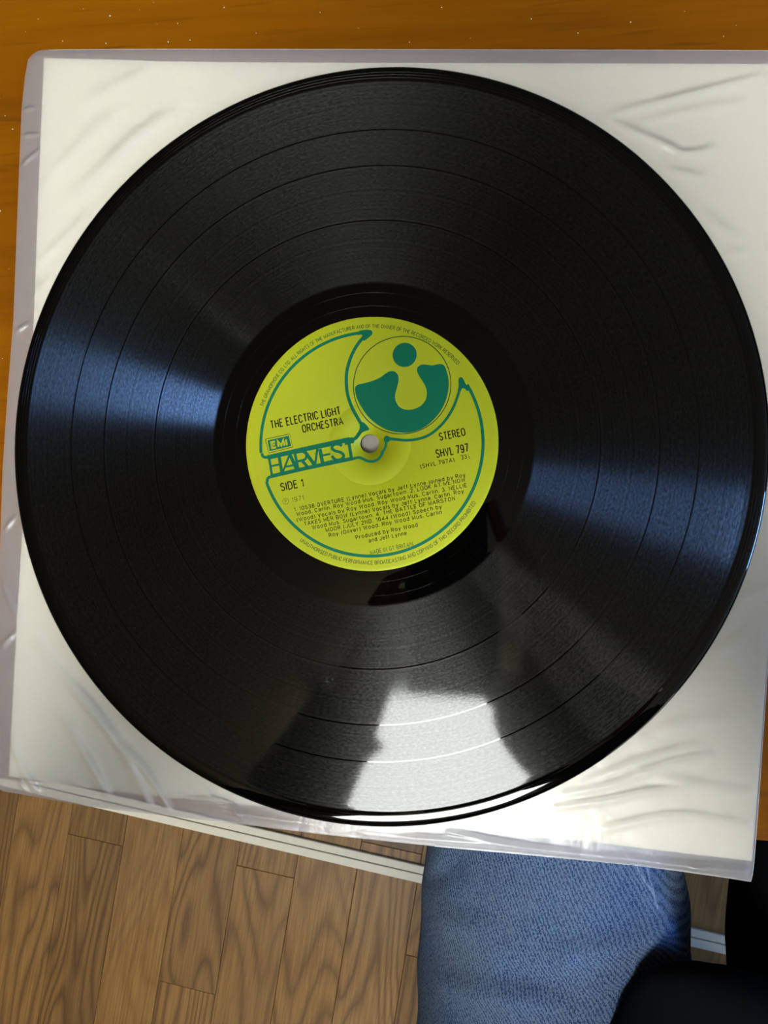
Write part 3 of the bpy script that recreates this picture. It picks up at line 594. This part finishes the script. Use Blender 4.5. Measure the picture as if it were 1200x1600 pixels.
# lettering: a plain monoline grotesque drawn with strokes, cap height 1
def arc(cx, cy, rx, ry, a0, a1, n=10): return [(cx + rx * math.cos(math.radians(a0 + (a1 - a0) * k / n)), cy + ry * math.sin(math.radians(a0 + (a1 - a0) * k / n))) for k in range(n + 1)]
XH = .74
def _bowl(w): return arc(w / 2, XH / 2, w / 2, XH / 2, 0, 360, 18)
G = {
 'A': (.62, [[(0, 0), (.31, 1), (.62, 0)], [(.11, .34), (.51, .34)]]),
 'B': (.54, [[(0, 0), (0, 1), (.28, 1)] + arc(.28, .76, .23, .24, 90, -90, 8) + [(0, .52)], [(.28, .52)] + arc(.28, .26, .26, .26, 90, -90, 8) + [(0, 0)]]),
 'C': (.56, [arc(.28, .70, .28, .30, 15, 180) + arc(.28, .30, .28, .30, 180, 345)]),
 'D': (.56, [[(0, 0), (0, 1), (.24, 1)] + arc(.24, .68, .32, .32, 90, 0, 6) + arc(.24, .32, .32, .32, 0, -90, 6) + [(0, 0)]]),
 'E': (.46, [[(.46, 1), (0, 1), (0, 0), (.46, 0)], [(0, .52), (.40, .52)]]),
 'F': (.44, [[(.44, 1), (0, 1), (0, 0)], [(0, .50), (.38, .50)]]),
 'G': (.58, [arc(.28, .70, .28, .30, 15, 180) + arc(.28, .30, .28, .30, 180, 360) + [(.56, .46), (.32, .46)]]),
 'H': (.54, [[(0, 0), (0, 1)], [(.54, 0), (.54, 1)], [(0, .52), (.54, .52)]]),
 'I': (.0, [[(0, 0), (0, 1)]]),
 'J': (.42, [[(.42, 1), (.42, .24)] + arc(.21, .24, .21, .24, 0, -180)]),
 'K': (.54, [[(0, 0), (0, 1)], [(.52, 1), (0, .42)], [(.17, .60), (.54, 0)]]),
 'L': (.42, [[(0, 1), (0, 0), (.42, 0)]]),
 'M': (.66, [[(0, 0), (0, 1), (.33, .12), (.66, 1), (.66, 0)]]),
 'N': (.54, [[(0, 0), (0, 1), (.54, 0), (.54, 1)]]),
 'O': (.58, [arc(.29, .69, .29, .31, 0, 180) + arc(.29, .31, .29, .31, 180, 360) + [(.58, .69)]]),
 'P': (.52, [[(0, 0), (0, 1), (.27, 1)] + arc(.27, .74, .25, .26, 90, -90, 8) + [(0, .48)]]),
 'R': (.54, [[(0, 0), (0, 1), (.28, 1)] + arc(.28, .75, .24, .25, 90, -90, 8) + [(0, .50)], [(.30, .50), (.54, 0)]]),
 'S': (.52, [arc(.26, .76, .24, .24, 20, 230) + [(.30, .50)] + arc(.26, .25, .26, .25, 50, -160)]),
 'T': (.50, [[(0, 1), (.50, 1)], [(.25, 1), (.25, 0)]]),
 'U': (.54, [[(0, 1), (0, .27)] + arc(.27, .27, .27, .27, 180, 360) + [(.54, 1)]]),
 'V': (.58, [[(0, 1), (.29, 0), (.58, 1)]]),
 'W': (.84, [[(0, 1), (.21, 0), (.42, .92), (.63, 0), (.84, 1)]]),
 'Y': (.56, [[(0, 1), (.28, .46), (.56, 1)], [(.28, .46), (.28, 0)]]),
 'X': (.54, [[(0, 0), (.54, 1)], [(0, 1), (.54, 0)]]),
 'a': (.46, [arc(.23, .52, .21, .22, 160, 0) + [(.44, .10), (.48, 0)], arc(.21, .20, .21, .20, 70, 290, 10) + [(.40, .12), (.44, .22)], [(.28, .40), (.44, .45)]]),
 'b': (.46, [[(0, 0), (0, 1)], _bowl(.46)]),
 'c': (.44, [arc(.23, XH / 2, .23, XH / 2, 40, 320, 14)]),
 'd': (.46, [[(.46, 0), (.46, 1)], _bowl(.46)]),
 'e': (.46, [[(0, .38), (.46, .38)] + arc(.23, XH / 2, .23, XH / 2, 2, 325, 16)]),
 'f': (.28, [arc(.27, .80, .17, .20, 90, 180, 5) + [(.10, 0)], [(0, XH - .02), (.28, XH - .02)]]),
 'g': (.46, [_bowl(.46), [(.46, XH), (.46, -.04)] + arc(.23, -.06, .23, .20, 0, -155, 8)]),
 'h': (.44, [[(0, 0), (0, 1)], arc(.22, .50, .22, .24, 180, 0, 8) + [(.44, 0)]]),
 'i': (.0, [[(0, 0), (0, XH)], [(0, .90), (0, 1.0)]]),
 'j': (.10, [[(.10, XH), (.10, -.10)] + arc(-.02, -.10, .12, .14, 0, -80, 4), [(.10, .90), (.10, 1.0)]]),
 'l': (.0, [[(0, 0), (0, 1)]]),
 'n': (.44, [[(0, 0), (0, XH)], arc(.22, .50, .22, .24, 180, 0, 8) + [(.44, 0)]]),
 'o': (.48, [_bowl(.48)]),
 'p': (.46, [[(0, -.26), (0, XH)], _bowl(.46)]),
 'r': (.26, [[(0, 0), (0, XH)], arc(.24, .44, .24, .30, 180, 85, 6)]),
 's': (.42, [arc(.21, .56, .19, .18, 20, 230) + [(.25, .37)] + arc(.21, .19, .21, .19, 50, -160)]),
 't': (.28, [[(.12, .94), (.12, .14)] + arc(.26, .14, .14, .14, 180, 270, 4), [(0, XH - .02), (.28, XH - .02)]]),
 'u': (.44, [[(0, XH), (0, .24)] + arc(.22, .24, .22, .24, 180, 360, 8), [(.44, XH), (.44, 0)]]),
 'v': (.46, [[(0, XH), (.23, 0), (.46, XH)]]),
 'w': (.68, [[(0, XH), (.17, 0), (.34, .68), (.51, 0), (.68, XH)]]),
 'y': (.46, [[(0, XH), (.23, .02)], [(.46, XH), (.20, -.16), (.04, -.24)]]),
 '0': (.50, [arc(.25, .70, .25, .30, 0, 180) + arc(.25, .30, .25, .30, 180, 360) + [(.50, .70)]]),
 '1': (.22, [[(0, .76), (.20, .92), (.20, 1), (.20, 0)]]),
 '2': (.50, [arc(.25, .74, .24, .26, 165, -25) + [(0, 0), (.50, 0)]]),
 '3': (.50, [arc(.25, .76, .23, .24, 160, -80) + [(.20, .52)], [(.25, .52)] + arc(.25, .26, .25, .26, 75, -160)]),
 '4': (.52, [[(.40, 0), (.40, 1), (0, .28), (.54, .28)]]),
 '5': (.50, [[(.46, 1), (.08, 1), (.03, .48)] + arc(.24, .32, .26, .32, 135, -150)]),
 '6': (.50, [arc(.25, .32, .25, .32, 0, 360, 16), [(.0, .32), (.0, .62)] + arc(.26, .72, .26, .28, 170, 30, 6)]),
 '7': (.48, [[(0, 1), (.48, 1), (.16, 0)]]),
 '8': (.50, [arc(.25, .76, .22, .24, 0, 360, 14), arc(.25, .26, .25, .26, 0, 360, 14)]),
 '9': (.50, [arc(.25, .68, .25, .32, 0, 360, 16), [(.50, .68), (.50, .38)] + arc(.24, .28, .26, .28, 0, -150, 6)]),
 '(': (.16, [arc(.30, .42, .30, .66, 125, 235, 8)]), ')': (.16, [arc(-.14, .42, .30, .66, 55, -55, 8)]),
 '.': (.0, [[(0, -.02), (0, .11)]]), ' ': (.10, []),
}
def thick(pts, w):
    """a stroke as quads with mitred joints"""
    n = len(pts); closed = n > 3 and math.hypot(pts[0][0] - pts[-1][0], pts[0][1] - pts[-1][1]) < 1e-6
    L, R = [], []
    for i, p in enumerate(pts):
        p = Vector(p); a = Vector(pts[i - 1]) if i else (Vector(pts[-2]) if closed else None); b = Vector(pts[i + 1]) if i < n - 1 else (Vector(pts[1]) if closed else None)
        d1 = (p - a) if a is not None else (b - p); d2 = (b - p) if b is not None else (p - a)
        if d1.length < 1e-9: d1 = d2
        if d2.length < 1e-9: d2 = d1
        d1 = d1.normalized(); d2 = d2.normalized(); t_ = d1 + d2
        t_ = d1 if t_.length < 1e-6 else t_.normalized(); nn = Vector((-t_.y, t_.x)); k = max(.42, abs(nn.dot(Vector((-d1.y, d1.x)))))
        L.append(p + nn * (w / 2 / k)); R.append(p - nn * (w / 2 / k))
    return [[L[i], L[i + 1], R[i + 1], R[i]] for i in range(n - 1)]
INK = {'k': M['ink'], 'g': M['thin_green'], 'o': M['olive_ink'], 'y': M['yellow_print']}
def layout(s, sx, gap, mono=False):
    """glyph strokes with x already scaled by sx (so that stroke width stays even)"""
    x = 0; out = []
    for ch in s:
        w, st_ = G[ch]
        for stt in st_: out.append([((x + px_ * sx), py_) for px_, py_ in stt])
        x += w * sx + gap
    return out, x - gap
def letters(name, s, width, cap, w, mapf, mat, gapf=.27, z=LZ):
    """fit s into width (mm): glyph widths scaled, gaps a fixed share"""
    W = width / cap
    tot = sum(G[c][0] for c in s); n = len(s) - 1
    sx = 1.0; gap = gapf
    nat = tot + gap * n; k = (W - w / cap) / nat if n else 1
    sx, gap = k, gap * k
    st_, _ = layout(s, sx, gap)
    bm = bmesh.new(); ww = w / cap
    for stt in st_:
        for q in thick([(x + ww / 2, y) for x, y in stt], ww):
            vs4 = [bm.verts.new((*mapf(p.x * cap, p.y * cap), z)) for p in q]
            f = bm.faces.new(vs4); f.normal_update()
            if f.normal.z < 0: f.normal_flip()
    return bm_obj(name, bm, mat, lab)
def put_text(s, a, b, cap, col, bold):
    d = Vector((b[0] - a[0], b[1] - a[1])); L = d.length; d.normalize(); n = Vector((-d.y, d.x))
    w = {'k': .17 * cap if cap < 2 else .155 * cap, 'g': .125 * cap, 'o': .12 * cap, 'y': .36 * cap}[col]
    def mp(x, y): p = Vector(a) + d * x + n * (y + (w * .5 if 0 else 0)); return p.x * MM, p.y * MM
    letters('printed_text', s, L, cap, w, mp, INK[col], .34 if cap < 1.6 else .30, LZ + (1.2e-5 if col == 'y' else 0))
for row in DATA['text']: put_text(*row)
def arc_text(s, r, a0, a1, cap, inward=False):
    sg = -1 if inward else 1; rb = r + sg * cap * .5; L = abs(math.radians(a1 - a0)) * rb; da = math.radians(a1 - a0) / L
    def mp(x, y): a = math.radians(a0) + da * x; rr = r + sg * y; return rr * math.cos(a) * MM, rr * math.sin(a) * MM
    letters('rim_text', s, L, cap, .19, mp, M['thin_green'], .26)
arc_text('THE GRAMOPHONE CO. LTD. ALL RIGHTS OF THE MANUFACTURER AND OF THE OWNER OF THE RECORDED WORK RESERVED', 45.75, 160.3, 41.4, 1.35)
arc_text('UNAUTHORISED PUBLIC PERFORMANCE BROADCASTING AND COPYING OF THIS RECORD PROHIBITED', 47.5, -126.2, -29.4, 1.4, True)
# the circled P before the year
pc = DATA['pcirc']
flat_mesh('circled_letter_ring', ribbon([(pc[0] + 1.2 * math.cos(a * PI / 20), pc[1] + 1.2 * math.sin(a * PI / 20)) for a in range(41)], .13), M['olive_ink'])
ca, sa = math.cos(math.radians(11)), math.sin(math.radians(11))
put_text('P', (pc[0] - .32 * ca + .6 * sa, pc[1] - .32 * sa - .6 * ca), (pc[0] + .38 * ca + .6 * sa, pc[1] + .38 * sa - .6 * ca), 1.2, 'o', 0)

# ------------------------------------------------------------------ phone (held above the record, its lens is where the picture was taken)
ph = empty('phone'); ph.matrix_world = CM @ Matrix.Translation((-.0185, -.060, .0065)); tag(ph, 'dark smartphone held level above the record by the seated person', 'phone')
bm = bmesh.new(); box(bm, -.036, .036, -.074, .074, -.0025, .005, .0022); bm_obj('phone_body', bm, M['phone'], ph, True)
bm = bmesh.new(); box(bm, -.0335, .0335, -.0715, .0715, .00505, .0056, .0002); bm_obj('screen', bm, M['phone'], ph)
bm = bmesh.new(); box(bm, .003, .034, .041, .072, -.0036, -.0026, .0004); bm_obj('camera_bump', bm, M['phone_rim'], ph)

# ------------------------------------------------------------------ the person
person = empty('person', (.17, -.60, FZ)); tag(person, 'seated person in faded blue jeans and black top, knee below the table edge', 'person')
PO = Vector((.17, -.60, FZ))
def skin_body():
    V, E_, R_ = [], [], []
    def add(p, r, parent=None):
        V.append(Vector(p) - PO); R_.append(r); i = len(V) - 1
        if parent is not None: E_.append((parent, i))
        return i
    pel = add((.17, -.62, -.18), .10)
    s1 = add((.18, -.60, -.02), .10, pel); s2 = add((.20, -.56, .14), .095, s1); s3 = add((.22, -.53, .25), .075, s2)
    nk = add((.235, -.48, .35), .046, s3); nk2 = add((.24, -.455, .40), .046, nk)
    h1 = add((.24, -.405, .455), .064, nk2); h2 = add((.24, -.385, .53), .082, h1); h3 = add((.24, -.40, .585), .06, h2)
    def arm(sh, el, wr, palm, knuck, fingers, r=1.0, fr=.0085):
        a = add(sh, .048, s3); b = add(el, .040, a); m = add(tuple((Vector(el) + Vector(wr)) / 2), .036, b); c_ = add(wr, .026, m); d = add(palm, .026, c_); 
        for f in fingers:
            p = d
            for q, rr in f: p = add(q, rr, p)
    # left arm (image left)
    arm((.03, -.53, .27), (-.155, -.375, .20), (-.058, -.188, .300), (-.044, -.137, .312), None, [
        [((-.035, -.105, .313), .0095), ((-.020, -.085, .309), .008), ((-.006, -.078, .302), .0068)],
        [((-.038, -.115, .309), .0095), ((-.022, -.101, .302), .008), ((-.006, -.098, .298), .0068)],
        [((-.038, -.130, .305), .0092), ((-.022, -.122, .299), .0078), ((-.006, -.119, .297), .0066)],
        [((-.040, -.150, .303), .0085), ((-.024, -.143, .298), .0072), ((-.010, -.140, .296), .006)],
        [((-.030, -.140, .322), .011), ((-.016, -.120, .326), .0095), ((-.004, -.103, .324), .008)]])
    # right arm
    arm((.40, -.52, .28), (.345, -.395, .16), (.112, -.166, .300), (.101, -.122, .306), None, [
        [((.088, -.083, .310), .0095), ((.075, -.055, .311), .008), ((.0665, -.030, .309), .007), ((.0635, -.016, .307), .0062)],
        [((.091, -.092, .303), .0095), ((.078, -.072, .298), .0085), ((.065, -.064, .295), .007)],
        [((.094, -.100, .298), .0092), ((.080, -.084, .292), .008), ((.065, -.080, .289), .0066)],
        [((.096, -.108, .294), .0085), ((.083, -.095, .288), .0072), ((.068, -.093, .286), .006)],
        [((.082, -.156, .306), .013), ((.060, -.166, .309), .011), ((.046, -.164, .309), .009)]])
    for s, hx, kx, ax in ((0, .10, .092, .085), (1, .25, .288, .288)):
        a = add((hx, -.58, -.20), .066, pel); b = add(((hx + kx) / 2, -.42, -.20), .062, a); k = add((kx, -.265, -.215), .058, b)
        c_ = add((kx, -.265, -.36), .052, k); an = add((ax, -.285, -.62), .034, c_); hl = add((ax, -.285, -.664), .032, an); to = add((ax, -.16, -.675), .023, hl)
    me = bpy.data.meshes.new('body'); me.from_pydata(V, E_, []); me.update()
    o = bpy.data.objects.new('body', me); COL.objects.link(o)
    md = o.modifiers.new('skin', 'SKIN'); md.use_smooth_shade = True
    lay = me.skin_vertices[0] if len(me.skin_vertices) else None
    if lay is None:
        bpy.context.view_layer.objects.active = o; o.select_set(True); bpy.ops.object.skin_root_mark if False else None
        bpy.context.view_layer.update(); lay = me.skin_vertices[0]
    for i, r in enumerate(R_): lay.data[i].radius = (r, r); lay.data[i].use_root = (i == 0)
    ss = o.modifiers.new('sub', 'SUBSURF'); ss.levels = 2; ss.render_levels = 2
    bpy.context.view_layer.update(); dg = bpy.context.evaluated_depsgraph_get()
    m2 = bpy.data.meshes.new_from_object(o.evaluated_get(dg)); o.modifiers.clear(); o.data = m2
    m2.materials.clear(); m2.materials.append(M['skin'])
    m2.polygons.foreach_set('use_smooth', [True] * len(m2.polygons))
    o.parent = person; o.name = 'body'
    return o
skin_body()
def lofted(name, specs, mat, up=Vector((0, 0, 1)), n=40, disp=None, cap=True):
    """specs: (centre, direction, half width, half height)"""
    bm = bmesh.new(); rings = []
    for c_, d, w, h in specs:
        d = Vector(d).normalized(); lat = d.cross(Vector((0, 0, 1)))
        if lat.length < .3: lat = Vector((1, 0, 0)) - d * d.x
        lat.normalize()
        if lat.x < 0: lat = -lat
        u_ = lat.cross(d); u_.normalize()
        if u_.z < 0 or (abs(u_.z) < .2 and u_.y < 0): u_ = -u_
        rings.append([Vector(c_) + lat * (w * math.cos(2 * PI * k / n)) + u_ * (h * math.sin(2 * PI * k / n)) for k in range(n)])
    loft(bm, rings, cap); bmesh.ops.recalc_face_normals(bm, faces=bm.faces)
    return bm
def interp_specs(sp, k=6):
    out = []
    for i in range(len(sp) - 1):
        p0, p1, p2, p3 = sp[max(0, i - 1)], sp[i], sp[i + 1], sp[min(len(sp) - 1, i + 2)]
        for j in range(k):
            t_ = j / k
            f = lambda a, b, c_, d: .5 * (2 * b + (c_ - a) * t_ + (2 * a - 5 * b + 4 * c_ - d) * t_ ** 2 + (-a + 3 * b - 3 * c_ + d) * t_ ** 3)
            out.append([f(*z) for z in zip(p0, p1, p2, p3)])
    out.append(list(sp[-1]))
    res = []
    for i, s in enumerate(out):
        a = Vector(out[max(0, i - 1)][:3]); b = Vector(out[min(len(out) - 1, i + 1)][:3])
        res.append((Vector(s[:3]), b - a, s[3], s[4]))
    return res
def denim():
    bm_all = bmesh.new()
    # thigh to hem: x, y, z, half width, half height
    for sp in (
        [(.105, -.66, -.195, .10, .105), (.098, -.52, -.195, .095, .092), (.089, -.40, -.198, .087, .083), (.0885, -.32, -.203, .0845, .076), (.0895, -.27, -.210, .0835, .072), (.0895, -.232, -.226, .078, .066), (.0885, -.222, -.27, .074, .062), (.087, -.232, -.35, .072, .066), (.085, -.25, -.48, .070, .074), (.085, -.262, -.60, .072, .080), (.085, -.265, -.655, .074, .082)],
        [(.25, -.66, -.195, .10, .105), (.262, -.52, -.195, .090, .092), (.285, -.40, -.198, .084, .083), (.290, -.32, -.203, .080, .076), (.292, -.28, -.212, .077, .070), (.292, -.248, -.232, .073, .064), (.292, -.242, -.28, .070, .062), (.292, -.25, -.35, .070, .066), (.292, -.26, -.48, .070, .074), (.292, -.268, -.60, .072, .080), (.292, -.27, -.655, .074, .082)]):
        b = lofted('l', interp_specs(sp, 14), None, n=96)
        me = bpy.data.meshes.new('tmp'); b.to_mesh(me); b.free(); bm_all.from_mesh(me); bpy.data.meshes.remove(me)
    b = lofted('h', interp_specs([(.175, -.60, -.20, .12, .11), (.175, -.65, -.19, .17, .115), (.178, -.67, -.13, .165, .11), (.185, -.64, -.05, .155, .11)], 8), None, n=64)
    me = bpy.data.meshes.new('tmp'); b.to_mesh(me); b.free(); bm_all.from_mesh(me)
    # folds: soft creases of the cloth
    folds = [((.010, -.258), (.030, -.236), .0035, -.004), ((.09, -.268), (.150, -.262), .0055, .0045), ((.02, -.300), (.11, -.285), .006, .004), ((.114, -.207), (.1425, -.243), .003, .0022), ((.1335, -.207), (.144, -.250), .0028, .0022), ((.06, -.283), (.14, -.292), .006, -.005), ((.02, -.27), (.045, -.262), .004, .002)]
    for v in bm_all.verts:
        x, y, z = v.co
        if z > -.235 and y < -.18:
            dz = 0
            for (ax, ay), (bx_, by_), w, h in folds:
                dx, dy = bx_ - ax, by_ - ay; t_ = max(0, min(1, ((x - ax) * dx + (y - ay) * dy) / (dx * dx + dy * dy)))
                d2 = (x - ax - t_ * dx) ** 2 + (y - ay - t_ * dy) ** 2; dz += h * math.exp(-d2 / (w * w))
            dz += .0022 * noise.noise(Vector((x * 28, y * 45, 2)))
            v.co.z += dz
        v.co.x += .0018 * noise.noise(Vector((x * 20, y * 38, z * 38)))
    me = bpy.data.meshes.new('jeans'); bm_all.to_mesh(me); bm_all.free()
    o = bpy.data.objects.new('jeans', me); COL.objects.link(o)
    me.materials.append(M['denim']); me.polygons.foreach_set('use_smooth', [True] * len(me.polygons))
    o.parent = person; o.matrix_parent_inverse = Matrix.Translation(-PO)
    o['label'] = 'faded blue denim jeans'
denim()
def black_top():
    bm_all = bmesh.new()
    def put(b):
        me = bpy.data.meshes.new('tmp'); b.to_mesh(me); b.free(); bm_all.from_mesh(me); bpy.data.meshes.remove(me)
    # torso with the hem bunched over the lap
    put(lofted('t', interp_specs([(.20, -.585, -.115, .20, .16), (.20, -.595, -.05, .19, .155), (.205, -.585, .06, .18, .145), (.215, -.55, .18, .185, .14), (.222, -.53, .27, .20, .115), (.228, -.51, .325, .13, .085), (.235, -.49, .365, .066, .064)], 8), None, n=56))
    put(lofted('j', interp_specs([(.287, -.56, -.17, .11, .13), (.289, -.42, -.19, .103, .106), (.297, -.32, -.20, .098, .094), (.299, -.25, -.215, .094, .085), (.299, -.215, -.235, .086, .072), (.299, -.205, -.262, .07, .05)], 8), None, n=56))  # black cover added over the right thigh in place of the shade there
    # bunched hem reaching forward between and over the thighs
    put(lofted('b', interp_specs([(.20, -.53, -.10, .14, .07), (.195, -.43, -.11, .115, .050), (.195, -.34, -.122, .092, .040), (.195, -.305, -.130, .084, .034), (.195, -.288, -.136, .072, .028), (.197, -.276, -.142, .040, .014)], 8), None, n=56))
    for pts in ([(.09, -.53, .265, .075, .075), (.03, -.52, .262, .072, .072), (-.03, -.47, .235, .058, .058), (-.150, -.375, .200, .052, .052), (-.126, -.290, .248, .040, .040), (-.090, -.222, .280, .033, .033), (-.054, -.182, .298, .036, .036)],
                [(.33, -.53, .275, .075, .075), (.38, -.52, .268, .072, .072), (.385, -.47, .22, .06, .06), (.342, -.392, .165, .056, .056), (.235, -.295, .235, .060, .060), (.150, -.214, .280, .049, .049), (.102, -.178, .298, .046, .046), (.094, -.160, .304, .034, .034)]):
        put(lofted('s', interp_specs(pts, 8), None, n=32))
    for v in bm_all.verts:
        x, y, z = v.co; v.co += Vector((noise.noise(v.co * 22), noise.noise(v.co * 22 + Vector((5, 0, 0))), noise.noise(v.co * 22 + Vector((0, 7, 0))))) * .005
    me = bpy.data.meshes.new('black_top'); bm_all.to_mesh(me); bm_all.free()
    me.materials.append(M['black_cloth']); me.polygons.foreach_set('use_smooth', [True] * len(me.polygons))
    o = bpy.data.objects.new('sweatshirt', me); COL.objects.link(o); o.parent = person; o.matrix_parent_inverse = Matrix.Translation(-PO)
    o['label'] = 'black top with bunched hem, and added black cover standing in for shade on the right thigh'
black_top()
def head_parts():
    c_ = Vector((.24, -.392, .53))
    # looking down and forward: face axis
    rot = Euler((math.radians(-42), 0, math.radians(14))).to_matrix().to_4x4()
    def el(name, off, s, mat, sub_=3, cutf=None):
        bm = bmesh.new(); bmesh.ops.create_icosphere(bm, subdivisions=sub_, radius=1, matrix=Matrix.Translation(c_ - PO) @ rot @ Matrix.Translation(off) @ Matrix.Diagonal((*s, 1)))
        return bm_obj(name, bm, mat, person, True)
    # hair cap: back and top of the head
    bm = bmesh.new(); bmesh.ops.create_icosphere(bm, subdivisions=4, radius=1)
    kill = [v for v in bm.verts if v.co.y > .35 and v.co.z < .45 or v.co.z < -.62]
    bmesh.ops.delete(bm, geom=kill, context='VERTS')
    for v in bm.verts: v.co *= 1 + .05 * noise.noise(v.co * 9)
    bmesh.ops.transform(bm, verts=bm.verts, matrix=Matrix.Translation(c_ - PO) @ rot @ Matrix.Translation((0, -.012, .012)) @ Matrix.Diagonal((.088, .104, .112, 1)))
    o = bm_obj('hair', bm, M['hair'], person, True); md = o.modifiers.new('s', 'SOLIDIFY'); md.thickness = .008
    el('nose', (0, .092, -.012), (.012, .018, .022), M['skin'], 2)
    for s in (-1, 1):
        el('eye', (s * .031, .071, .012), (.0125, .0125, .0125), M['frame'], 2)
        el('iris', (s * .031, .0815, .010), (.006, .0045, .006), M['hair'], 2)
        el('ear', (s * .083, .0, -.005), (.010, .018, .030), M['skin'], 2)
    el('mouth', (0, .081, -.050), (.024, .008, .006), simple('lips', (.35, .12, .10), .4), 2)
head_parts()

# stool under the person
st = empty('stool', (.175, -.73, FZ)); tag(st, 'plain dark wooden stool the person in jeans sits on', 'stool')
bm = bmesh.new(); box(bm, -.19, .19, -.16, .16, .36, .385, .006); bm_obj('seat', bm, M['stool'], st)
for x in (-.16, .16):
    for y in (-.13, .13):
        bm = bmesh.new(); box(bm, x - .018, x + .018, y - .018, y + .018, 0.0005, .36, .003); bm_obj('leg', bm, M['stool'], st)
bm = bmesh.new(); box(bm, -.142, .142, -.008, .008, .12, .15, .002); bm_obj('stretcher', bm, M['stool'], st)
